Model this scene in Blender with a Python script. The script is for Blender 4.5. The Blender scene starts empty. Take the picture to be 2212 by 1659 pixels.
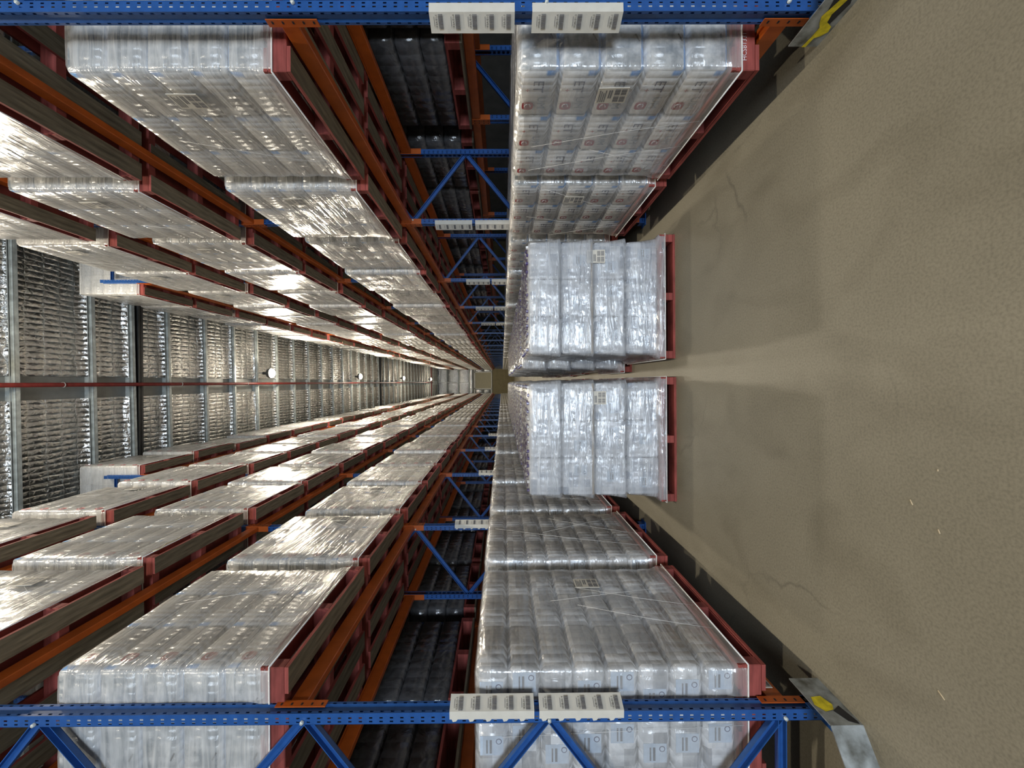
import bpy, math, random
from mathutils import Matrix, Vector

random.seed(7)
scene = bpy.context.scene
COL = scene.collection

# ------------------------------------------------------------------ camera
F_PX, W_PX, H_PX = 890.0, 2212.0, 1659.0
EYE = 1.631
cam_data = bpy.data.cameras.new('camera')
cam_data.sensor_fit = 'HORIZONTAL'
cam_data.sensor_width = 36.0
cam_data.lens = F_PX / W_PX * 36.0
cam_data.shift_x = 17.6 / W_PX
cam_data.shift_y = -4.5 / W_PX
cam_data.clip_start = 0.05
cam_data.clip_end = 300
cam = bpy.data.objects.new('camera', cam_data)
COL.objects.link(cam)
pitch, roll = math.radians(0.25), math.radians(0.31)
fwd = Vector((0, math.cos(pitch), -math.sin(pitch)))
up = Vector((1, 0, 0))                     # the photograph lies on its side: its top edge is the right of the aisle
right = fwd.cross(up)
up2 = up * math.cos(roll) + right * math.sin(roll)
right2 = right * math.cos(roll) - up * math.sin(roll)
m = Matrix((right2, up2, -fwd)).transposed().to_4x4()
m.translation = Vector((0, 0, EYE))
cam.matrix_world = m
scene.camera = cam

# ------------------------------------------------------------------ world, light, exposure
world = bpy.data.worlds.new('world')
scene.world = world
world.use_nodes = True
world.node_tree.nodes['Background'].inputs[0].default_value = (0.60, 0.68, 0.80, 1)
world.node_tree.nodes['Background'].inputs[1].default_value = 0.6
scene.view_settings.view_transform = 'Standard'
scene.view_settings.look = 'None'
scene.view_settings.gamma = 1.0
scene.view_settings.use_curve_mapping = False
scene.view_settings.exposure = 0.0
scene.cycles.max_bounces = 8
scene.cycles.diffuse_bounces = 4
scene.cycles.glossy_bounces = 4
scene.cycles.transparent_max_bounces = 16
scene.cycles.caustics_reflective = False
scene.cycles.caustics_refractive = False
scene.cycles.sample_clamp_indirect = 6.0

LAMP_POWER = (1250.0, 900.0, 400.0, 1150.0, 1200.0, 1200.0, 1200.0)
UPLIGHT = 0.07                      # share of a lamp's light that its clear lens throws sideways and up
LAMP_COL = (1.0, 0.90, 0.73)
LAMPS_Y = (-6.5, 0.8, 6.2, 14.7, 24.2, 34.9, 47.5)
LAMP_X, LAMP_Z = 0.36, 9.95
# daylight through the open dock door in the wall behind the photographer
dl = bpy.data.lights.new('dock_daylight', 'AREA')
dl.shape = 'RECTANGLE'; dl.size = 5.0; dl.size_y = 4.4
dl.energy = 1800.0
dl.color = (0.74, 0.86, 1.0)
dlo = bpy.data.objects.new('dock_daylight', dl)
dlo.location = (0.6, -13.85, 2.35)
dlo.rotation_euler = (math.radians(90), 0, 0)
COL.objects.link(dlo)

# ------------------------------------------------------------------ material helpers
def new_mat(name):
    mt = bpy.data.materials.new(name)
    mt.use_nodes = True
    nt = mt.node_tree
    return mt, nt, nt.nodes['Principled BSDF'], nt.nodes, nt.links

def paint(name, col, rough=0.45, metal=0.0, var=0.25, scale=7.0, bump=0.05, spec=0.5, stretch=(1, 1, 1), rnd=0.0, dirt=None):
    mt, nt, b, N, L = new_mat(name)
    tc = N.new('ShaderNodeTexCoord')
    mp = N.new('ShaderNodeMapping'); mp.inputs['Scale'].default_value = stretch
    no = N.new('ShaderNodeTexNoise'); no.inputs['Scale'].default_value = scale; no.inputs['Detail'].default_value = 6
    L.new(tc.outputs['Object'], mp.inputs[0]); L.new(mp.outputs[0], no.inputs['Vector'])
    cr = N.new('ShaderNodeValToRGB')
    lo = [c * (1 - var) for c in col]; hi = [min(1, c * (1 + var)) for c in col]
    if dirt: lo = list(dirt)
    cr.color_ramp.elements[0].color = (*lo, 1); cr.color_ramp.elements[0].position = 0.3
    cr.color_ramp.elements[1].color = (*hi, 1); cr.color_ramp.elements[1].position = 0.68
    L.new(no.outputs['Fac'], cr.inputs[0])
    src = cr.outputs[0]
    if rnd:
        oi = N.new('ShaderNodeObjectInfo')
        hs = N.new('ShaderNodeHueSaturation')
        mr = N.new('ShaderNodeMapRange'); mr.inputs[3].default_value = 1 - rnd; mr.inputs[4].default_value = 1 + rnd
        L.new(oi.outputs['Random'], mr.inputs[0]); L.new(mr.outputs[0], hs.inputs['Value'])
        L.new(src, hs.inputs['Color']); src = hs.outputs[0]
    L.new(src, b.inputs['Base Color'])
    b.inputs['Roughness'].default_value = rough
    b.inputs['Metallic'].default_value = metal
    b.inputs['Specular IOR Level'].default_value = spec
    if bump:
        bp = N.new('ShaderNodeBump'); bp.inputs['Strength'].default_value = bump; bp.inputs['Distance'].default_value = 0.02
        L.new(no.outputs['Fac'], bp.inputs['Height']); L.new(bp.outputs[0], b.inputs['Normal'])
    return mt

M = {}
M['blue'] = paint('blue_steel', (0.020, 0.088, 0.30), 0.35, 0.0, 0.12, 20, 0.02)
M['orange'] = paint('orange_steel', (0.48, 0.098, 0.012), 0.4, 0.0, 0.15, 9, 0.03)
M['dark_hole'] = paint('dark_slot', (0.012, 0.012, 0.016), 0.7)
M['red_wood'] = paint('red_painted_timber', (0.27, 0.062, 0.052), 0.72, 0, 0.35, 5, 0.25, 0.25, (1, 1, 6), 0.25)
M['grey_wood'] = paint('weathered_timber', (0.16, 0.135, 0.095), 0.8, 0, 0.4, 4, 0.3, 0.2, (9, 1, 9), 0.35)
M['galv'] = paint('galvanised_steel', (0.62, 0.66, 0.64), 0.42, 0.2, 0.25, 9, 0.05)
M['guard'] = paint('scuffed_galvanised_guard', (0.40, 0.43, 0.44), 0.5, 0.55, 0.3, 14, 0.08, dirt=(0.14, 0.14, 0.12))
M['yellow'] = paint('yellow_tape', (0.72, 0.58, 0.02), 0.5, 0, 0.35, 30, 0.02)
M['black'] = paint('black_print', (0.02, 0.02, 0.022), 0.6, 0, 0.2, 30, 0)
M['grey_print'] = paint('grey_print', (0.16, 0.16, 0.17), 0.6, 0, 0.2, 60, 0)
M['paper'] = paint('white_paper', (0.66, 0.63, 0.56), 0.75, 0, 0.05, 12, 0.05)
M['tray'] = paint('cardboard_tray', (0.45, 0.36, 0.25), 0.8, 0, 0.1, 12, 0.02)
M['red_print'] = paint('red_logo_print', (0.50, 0.045, 0.045), 0.5, 0, 0.2, 30, 0)
M['navy_print'] = paint('navy_letter_print', (0.045, 0.05, 0.12), 0.5, 0, 0.2, 30, 0)
M['pale_print'] = paint('pale_letter_print', (0.23, 0.27, 0.30), 0.5, 0, 0.2, 30, 0)
M['white_print'] = paint('white_stencil', (0.72, 0.64, 0.66), 0.6, 0, 0.3, 40, 0)
M['blue_cap'] = paint('blue_bottle_cap', (0.05, 0.30, 0.72), 0.3, 0, 0.1, 30, 0)
M['purple_cap'] = paint('purple_bottle_cap', (0.07, 0.045, 0.17), 0.25, 0, 0.3, 30, 0)
M['pipe'] = paint('red_sprinkler_pipe', (0.20, 0.025, 0.02), 0.45, 0, 0.2, 9, 0.02)
M['rafter'] = paint('dark_steel_rafter', (0.035, 0.035, 0.035), 0.5, 0, 0.3, 6, 0.02)
M['strip'] = paint('grey_roof_strip', (0.30, 0.31, 0.30), 0.5, 0.3, 0.12, 4, 0.03)
M['dado'] = paint('olive_concrete_panel', (0.26, 0.22, 0.12), 0.85, 0, 0.12, 2, 0.05)
M['shutter'] = paint('cream_roller_shutter', (0.52, 0.48, 0.33), 0.6, 0, 0.05, 4, 0.02)
M['white_metal'] = paint('white_frame_paint', (0.75, 0.74, 0.68), 0.4, 0, 0.08, 6, 0.02)
M['wall'] = paint('grey_wall_cladding', (0.20, 0.20, 0.19), 0.7, 0, 0.15, 1, 0.05)
M['housing'] = paint('lamp_housing', (0.10, 0.10, 0.10), 0.5, 0.5, 0.1, 9, 0)
M['string'] = paint('pale_strap', (0.70, 0.68, 0.45), 0.5, 0, 0.1, 9, 0)
M['chip'] = paint('pale_wood_splinter', (0.62, 0.50, 0.33), 0.8, 0, 0.2, 40, 0.1)

def floor_mat():
    mt, nt, b, N, L = new_mat('worn_concrete')
    tc = N.new('ShaderNodeTexCoord')
    n1 = N.new('ShaderNodeTexNoise'); n1.inputs['Scale'].default_value = 0.55; n1.inputs['Detail'].default_value = 9; n1.inputs['Roughness'].default_value = 0.6
    n2 = N.new('ShaderNodeTexNoise'); n2.inputs['Scale'].default_value = 95; n2.inputs['Detail'].default_value = 4
    mp = N.new('ShaderNodeMapping'); mp.inputs['Scale'].default_value = (1.6, 0.8, 1); mp.inputs['Rotation'].default_value = (0, 0, 0.5)
    n3 = N.new('ShaderNodeTexNoise'); n3.inputs['Scale'].default_value = 1.4; n3.inputs['Detail'].default_value = 7; n3.inputs['Distortion'].default_value = 0.6
    for n in (n1, n2): L.new(tc.outputs['Object'], n.inputs['Vector'])
    L.new(tc.outputs['Object'], mp.inputs[0]); L.new(mp.outputs[0], n3.inputs['Vector'])
    cr = N.new('ShaderNodeValToRGB')
    cr.color_ramp.elements[0].color = (0.204, 0.186, 0.139, 1); cr.color_ramp.elements[0].position = 0.32
    cr.color_ramp.elements[1].color = (0.290, 0.265, 0.203, 1); cr.color_ramp.elements[1].position = 0.68
    L.new(n1.outputs['Fac'], cr.inputs[0])
    mx = N.new('ShaderNodeMix'); mx.data_type = 'RGBA'; mx.blend_type = 'MULTIPLY'; mx.inputs['Factor'].default_value = 0.5
    c2 = N.new('ShaderNodeValToRGB')
    c2.color_ramp.elements[0].color = (0.62, 0.61, 0.60, 1); c2.color_ramp.elements[0].position = 0.3
    c2.color_ramp.elements[1].color = (1.15, 1.15, 1.15, 1); c2.color_ramp.elements[1].position = 0.6
    L.new(n2.outputs['Fac'], c2.inputs[0]); L.new(cr.outputs[0], mx.inputs['A']); L.new(c2.outputs[0], mx.inputs['B'])
    mx2 = N.new('ShaderNodeMix'); mx2.data_type = 'RGBA'; mx2.blend_type = 'MULTIPLY'; mx2.inputs['Factor'].default_value = 0.55
    c3 = N.new('ShaderNodeValToRGB')
    c3.color_ramp.elements[0].color = (0.62, 0.60, 0.56, 1); c3.color_ramp.elements[0].position = 0.28
    c3.color_ramp.elements[1].color = (1.05, 1.05, 1.05, 1); c3.color_ramp.elements[1].position = 0.5
    L.new(n3.outputs['Fac'], c3.inputs[0]); L.new(mx.outputs['Result'], mx2.inputs['A']); L.new(c3.outputs[0], mx2.inputs['B'])
    # hairline cracks and tyre scuffs
    nd = N.new('ShaderNodeTexNoise'); nd.inputs['Scale'].default_value = 1.7; nd.inputs['Detail'].default_value = 4; L.new(tc.outputs['Object'], nd.inputs['Vector'])
    vm = N.new('ShaderNodeVectorMath'); vm.operation = 'MULTIPLY_ADD'; vm.inputs[1].default_value = (0.7, 0.7, 0)
    L.new(nd.outputs['Color'], vm.inputs[0]); L.new(tc.outputs['Object'], vm.inputs[2])
    vo = N.new('ShaderNodeTexVoronoi'); vo.feature = 'DISTANCE_TO_EDGE'; vo.inputs['Scale'].default_value = 0.8; L.new(vm.outputs[0], vo.inputs['Vector'])
    ck = N.new('ShaderNodeMapRange'); ck.inputs[1].default_value = 0.010; ck.inputs[2].default_value = 0.0; L.new(vo.outputs['Distance'], ck.inputs[0])
    n5 = N.new('ShaderNodeTexNoise'); n5.inputs['Scale'].default_value = 1.1; L.new(tc.outputs['Object'], n5.inputs['Vector'])
    mk = N.new('ShaderNodeMapRange'); mk.inputs[1].default_value = 0.52; mk.inputs[2].default_value = 0.66; mk.inputs[4].default_value = 0.38; L.new(n5.outputs['Fac'], mk.inputs[0])
    cm = N.new('ShaderNodeMath'); cm.operation = 'MULTIPLY'; L.new(ck.outputs[0], cm.inputs[0]); L.new(mk.outputs[0], cm.inputs[1])
    mx3 = N.new('ShaderNodeMix'); mx3.data_type = 'RGBA'; L.new(cm.outputs[0], mx3.inputs['Factor']); L.new(mx2.outputs['Result'], mx3.inputs['A']); mx3.inputs['B'].default_value = (0.06, 0.055, 0.045, 1)
    L.new(mx3.outputs['Result'], b.inputs['Base Color'])
    b.inputs['Roughness'].default_value = 0.5
    b.inputs['Specular IOR Level'].default_value = 0.3
    bp = N.new('ShaderNodeBump'); bp.inputs['Strength'].default_value = 0.12; bp.inputs['Distance'].default_value = 0.004
    L.new(n2.outputs['Fac'], bp.inputs['Height']); L.new(bp.outputs[0], b.inputs['Normal'])
    return mt
M['floor'] = floor_mat()

def foil_mat():
    mt, nt, b, N, L = new_mat('quilted_silver_foil')
    tc = N.new('ShaderNodeTexCoord')
    sp = N.new('ShaderNodeSeparateXYZ'); L.new(tc.outputs['Object'], sp.inputs[0])
    def absin(sock, freq):
        a = N.new('ShaderNodeMath'); a.operation = 'MULTIPLY'; a.inputs[1].default_value = freq; L.new(sock, a.inputs[0])
        s = N.new('ShaderNodeMath'); s.operation = 'SINE'; L.new(a.outputs[0], s.inputs[0])
        c = N.new('ShaderNodeMath'); c.operation = 'ABSOLUTE'; L.new(s.outputs[0], c.inputs[0])
        p = N.new('ShaderNodeMath'); p.operation = 'POWER'; p.inputs[1].default_value = 0.5; L.new(c.outputs[0], p.inputs[0])
        return p.outputs[0]
    wn = N.new('ShaderNodeTexNoise'); wn.inputs['Scale'].default_value = 2.2; wn.inputs['Detail'].default_value = 3
    L.new(tc.outputs['Object'], wn.inputs['Vector'])
    ox = N.new('ShaderNodeMath'); ox.operation = 'MULTIPLY_ADD'; ox.inputs[1].default_value = 0.08; L.new(wn.outputs['Fac'], ox.inputs[0]); L.new(sp.outputs['X'], ox.inputs[2])
    oy = N.new('ShaderNodeMath'); oy.operation = 'MULTIPLY_ADD'; oy.inputs[1].default_value = 0.10; L.new(wn.outputs['Fac'], oy.inputs[0]); L.new(sp.outputs['Y'], oy.inputs[2])
    px = absin(ox.outputs[0], math.pi / 0.11)
    py = absin(oy.outputs[0], math.pi / 0.30)
    mul = N.new('ShaderNodeMath'); mul.operation = 'MULTIPLY'; L.new(px, mul.inputs[0]); L.new(py, mul.inputs[1])
    n2 = N.new('ShaderNodeTexNoise'); n2.inputs['Scale'].default_value = 7; n2.inputs['Detail'].default_value = 5; n2.inputs['Distortion'].default_value = 1.5
    L.new(tc.outputs['Object'], n2.inputs['Vector'])
    ad = N.new('ShaderNodeMath'); ad.operation = 'MULTIPLY_ADD'; ad.inputs[1].default_value = 1.6; L.new(n2.outputs['Fac'], ad.inputs[0]); L.new(mul.outputs[0], ad.inputs[2])
    bp = N.new('ShaderNodeBump'); bp.inputs['Strength'].default_value = 0.75; bp.inputs['Distance'].default_value = 0.03
    L.new(ad.outputs[0], bp.inputs['Height']); L.new(bp.outputs[0], b.inputs['Normal'])
    b.inputs['Base Color'].default_value = (0.78, 0.78, 0.76, 1)
    b.inputs['Metallic'].default_value = 0.97
    b.inputs['Roughness'].default_value = 0.17
    return mt
M['foil'] = foil_mat()

def pack_mat(name, base, bluepatch=0.0, dark=0.0, rough=0.22, rib=60.0, bump=0.35, grime=0.2, blue_z=(0.0, 0.1), clear_end=0.0, cells=None, cellcol=(0.2, 0.2, 0.2)):
    """shrink film over bottles: pale film, vertical bottle ribs and creases, a blue printed end"""
    mt, nt, b, N, L = new_mat(name)
    tc = N.new('ShaderNodeTexCoord')
    no = N.new('ShaderNodeTexNoise'); no.inputs['Scale'].default_value = 9; no.inputs['Detail'].default_value = 5; no.inputs['Distortion'].default_value = 0.8
    oi = N.new('ShaderNodeObjectInfo')
    mp = N.new('ShaderNodeMapping')
    cmb = N.new('ShaderNodeVectorMath'); cmb.operation = 'SCALE'; cmb.inputs['Scale'].default_value = 9.0
    L.new(oi.outputs['Location'], cmb.inputs[0]); L.new(cmb.outputs[0], mp.inputs['Location'])
    L.new(tc.outputs['Object'], mp.inputs[0]); L.new(mp.outputs[0], no.inputs['Vector'])
    cr = N.new('ShaderNodeValToRGB')
    cr.color_ramp.elements[0].color = (*[c * (1 - grime - dark) for c in base], 1); cr.color_ramp.elements[0].position = 0.36
    cr.color_ramp.elements[1].color = (*base, 1); cr.color_ramp.elements[1].position = 0.62
    L.new(no.outputs['Fac'], cr.inputs[0])
    src = cr.outputs[0]
    sp = N.new('ShaderNodeSeparateXYZ'); L.new(tc.outputs['Object'], sp.inputs[0])
    def step(sock, a, c):
        mr = N.new('ShaderNodeMapRange'); mr.inputs[1].default_value = a; mr.inputs[2].default_value = c; L.new(sock, mr.inputs[0]); return mr.outputs[0]
    def mulv(a, c):
        q = N.new('ShaderNodeMath'); q.operation = 'MULTIPLY'
        L.new(a, q.inputs[0])
        if isinstance(c, float): q.inputs[1].default_value = c
        else: L.new(c, q.inputs[1])
        return q.outputs[0]
    def mixc(fac, col):
        nonlocal src
        mx = N.new('ShaderNodeMix'); mx.data_type = 'RGBA'; L.new(fac, mx.inputs['Factor']); L.new(src, mx.inputs['A']); mx.inputs['B'].default_value = (*col, 1); src = mx.outputs['Result']
    if cells:
        # bottles seen through clear film: each bottle and label its own tone
        mpc = N.new('ShaderNodeMapping'); mpc.inputs['Scale'].default_value = cells
        av = N.new('ShaderNodeVectorMath'); av.operation = 'ADD'; L.new(tc.outputs['Object'], av.inputs[0]); L.new(oi.outputs['Location'], av.inputs[1])
        L.new(av.outputs[0], mpc.inputs[0])
        fl = N.new('ShaderNodeVectorMath'); fl.operation = 'FLOOR'; L.new(mpc.outputs[0], fl.inputs[0])
        wn = N.new('ShaderNodeTexWhiteNoise'); L.new(fl.outputs[0], wn.inputs['Vector'])
        mixc(mulv(step(wn.outputs['Value'], 0.35, 1.0), 0.75), cellcol)
    if clear_end:
        # the open ends of the film show the bare bottles
        ab = N.new('ShaderNodeMath'); ab.operation = 'ABSOLUTE'; L.new(sp.outputs['Y'], ab.inputs[0])
        wv = N.new('ShaderNodeTexNoise'); wv.inputs['Scale'].default_value = 14; wv.inputs['Detail'].default_value = 3; L.new(mp.outputs[0], wv.inputs['Vector'])
        mixc(mulv(step(ab.outputs[0], clear_end - 0.018, clear_end - 0.002), step(wv.outputs['Fac'], 0.25, 0.6)), (0.20, 0.23, 0.25))
    if bluepatch:
        ng = N.new('ShaderNodeMath'); ng.operation = 'MULTIPLY'; ng.inputs[1].default_value = -1.0; L.new(sp.outputs['Y'], ng.inputs[0])
        m1 = mulv(step(ng.outputs[0], 0.130, 0.150), step(ng.outputs[0], 0.182, 0.176))
        m2 = mulv(step(sp.outputs['Z'], blue_z[0], blue_z[0] + 0.012), step(sp.outputs['Z'], blue_z[1], blue_z[1] - 0.012))
        mixc(mulv(mulv(m1, m2), float(bluepatch)), (0.05, 0.28, 0.66))
    L.new(src, b.inputs['Base Color'])
    b.inputs['Roughness'].default_value = rough
    b.inputs['Specular IOR Level'].default_value = 0.7
    # bottle ribs (vertical) + creases
    sm = N.new('ShaderNodeMath'); sm.operation = 'ADD'; L.new(sp.outputs['X'], sm.inputs[0]); L.new(sp.outputs['Y'], sm.inputs[1])
    fr = N.new('ShaderNodeMath'); fr.operation = 'MULTIPLY'; fr.inputs[1].default_value = rib; L.new(sm.outputs[0], fr.inputs[0])
    si = N.new('ShaderNodeMath'); si.operation = 'SINE'; L.new(fr.outputs[0], si.inputs[0])
    aa = N.new('ShaderNodeMath'); aa.operation = 'ABSOLUTE'; L.new(si.outputs[0], aa.inputs[0])
    ad = N.new('ShaderNodeMath'); ad.operation = 'MULTIPLY_ADD'; ad.inputs[1].default_value = 2.0; L.new(no.outputs['Fac'], ad.inputs[0]); L.new(aa.outputs[0], ad.inputs[2])
    bp = N.new('ShaderNodeBump'); bp.inputs['Strength'].default_value = bump; bp.inputs['Distance'].default_value = 0.012
    L.new(ad.outputs[0], bp.inputs['Height']); L.new(bp.outputs[0], b.inputs['Normal'])
    return mt
M['pack'] = pack_mat('printed_shrink_film', (0.84, 0.83, 0.81), 0.8, blue_z=(0.13, 0.23), clear_end=0.188)
M['pack_low'] = pack_mat('printed_water_film', (0.92, 0.91, 0.89), 1.0, blue_z=(-0.02, 0.075), clear_end=0.188)
M['pack_clear'] = pack_mat('clear_shrink_film', (0.92, 0.92, 0.93), 0.0, 0.1, 0.15, 45, 0.5, 0.35, cells=(11, 11, 13), cellcol=(0.20, 0.205, 0.215))
M['pack_white'] = pack_mat('white_shrink_film', (0.86, 0.88, 0.92), 0.0, 0.0, 0.2, 46, 0.5, 0.3, cells=(14, 14, 10), cellcol=(0.26, 0.31, 0.40))
M['far_load'] = pack_mat('wrapped_load_film', (0.74, 0.73, 0.69), 0.0, 0.05, 0.2, 25, 0.35, 0.25)
M['shade_load'] = pack_mat('shade_dark_wrapped_film', (0.10, 0.10, 0.105), 0.0, 0.05, 0.15, 25, 0.35, 0.4)  # rear loads: shade behind the front racks is put into this dark colour

def wrap_mat(name, fac=0.36, white=(0.70, 0.69, 0.68), zs=38.0, bump=0.55, rough=0.13, ior=1.6):
    """stretch film: thin, clear, glossy, creased along the winding direction"""
    mt, nt, b, N, L = new_mat(name)
    out = N['Material Output']
    tc = N.new('ShaderNodeTexCoord')
    oi = N.new('ShaderNodeObjectInfo')
    cmb = N.new('ShaderNodeVectorMath'); cmb.operation = 'SCALE'; cmb.inputs['Scale'].default_value = 3.7
    L.new(oi.outputs['Location'], cmb.inputs[0])
    mp = N.new('ShaderNodeMapping'); mp.inputs['Scale'].default_value = (2.6, 2.6, zs); mp.inputs['Rotation'].default_value = (0.10, 0.10, 0)
    L.new(cmb.outputs[0], mp.inputs['Location'])
    L.new(tc.outputs['Object'], mp.inputs[0])
    n1 = N.new('ShaderNodeTexNoise'); n1.inputs['Scale'].default_value = 1.0; n1.inputs['Detail'].default_value = 5; n1.inputs['Distortion'].default_value = 0.9
    L.new(mp.outputs[0], n1.inputs['Vector'])
    n2 = N.new('ShaderNodeTexNoise'); n2.inputs['Scale'].default_value = 4.0; n2.inputs['Detail'].default_value = 3
    L.new(tc.outputs['Object'], n2.inputs['Vector'])
    ad = N.new('ShaderNodeMath'); ad.operation = 'MULTIPLY_ADD'; ad.inputs[1].default_value = 1.2; L.new(n2.outputs['Fac'], ad.inputs[0]); L.new(n1.outputs['Fac'], ad.inputs[2])
    bp = N.new('ShaderNodeBump'); bp.inputs['Strength'].default_value = bump; bp.inputs['Distance'].default_value = 0.02
    L.new(ad.outputs[0], bp.inputs['Height']); L.new(bp.outputs[0], b.inputs['Normal'])
    N.remove(b)
    df = N.new('ShaderNodeBsdfDiffuse'); df.inputs['Color'].default_value = (*white, 1); L.new(bp.outputs[0], df.inputs['Normal'])
    tr = N.new('ShaderNodeBsdfTransparent')
    mr = N.new('ShaderNodeMapRange'); mr.inputs[1].default_value = 0.3; mr.inputs[2].default_value = 0.75
    mr.inputs[3].default_value = fac * 0.6; mr.inputs[4].default_value = min(1.0, fac * 1.6)
    L.new(n1.outputs['Fac'], mr.inputs[0])
    mx = N.new('ShaderNodeMixShader'); L.new(mr.outputs[0], mx.inputs[0]); L.new(tr.outputs[0], mx.inputs[1]); L.new(df.outputs[0], mx.inputs[2])
    gl = N.new('ShaderNodeBsdfGlossy'); gl.inputs['Roughness'].default_value = rough; gl.inputs['Color'].default_value = (1, 1, 1, 1)
    L.new(bp.outputs[0], gl.inputs['Normal'])
    fr = N.new('ShaderNodeFresnel'); fr.inputs['IOR'].default_value = ior; L.new(bp.outputs[0], fr.inputs['Normal'])
    fm_ = N.new('ShaderNodeMath'); fm_.operation = 'MINIMUM'; fm_.inputs[1].default_value = 0.40; L.new(fr.outputs[0], fm_.inputs[0])
    mx2 = N.new('ShaderNodeMixShader'); L.new(fm_.outputs[0], mx2.inputs[0]); L.new(mx.outputs[0], mx2.inputs[1]); L.new(gl.outputs[0], mx2.inputs[2])
    L.new(mx2.outputs[0], out.inputs['Surface'])
    return mt
M['wrap'] = wrap_mat('stretch_film', 0.34, (0.88, 0.87, 0.85), 30, 0.5, 0.15, 1.6)
M['wrap_thin'] = wrap_mat('thin_stretch_film', 0.22, (0.88, 0.88, 0.88), 20, 0.5, 0.11, 1.75)
M['wrap_white'] = wrap_mat('cool_stretch_film', 0.34, (0.76, 0.79, 0.84), 22, 0.8, 0.12, 1.9)
M['top_film'] = wrap_mat('crumpled_top_film', 0.10, (0.7, 0.7, 0.7), 6, 0.9, 0.12, 1.22)
M['wrap_edge'] = paint('rolled_film_edge', (0.78, 0.77, 0.75), 0.25, 0, 0.1, 20, 0)

def emit_mat():
    mt, nt, b, N, L = new_mat('lamp_glow')
    b.inputs['Base Color'].default_value = (1, 0.95, 0.8, 1)
    b.inputs['Emission Color'].default_value = (1, 0.90, 0.66, 1)
    b.inputs['Emission Strength'].default_value = 40
    return mt
M['glow'] = emit_mat()

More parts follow.
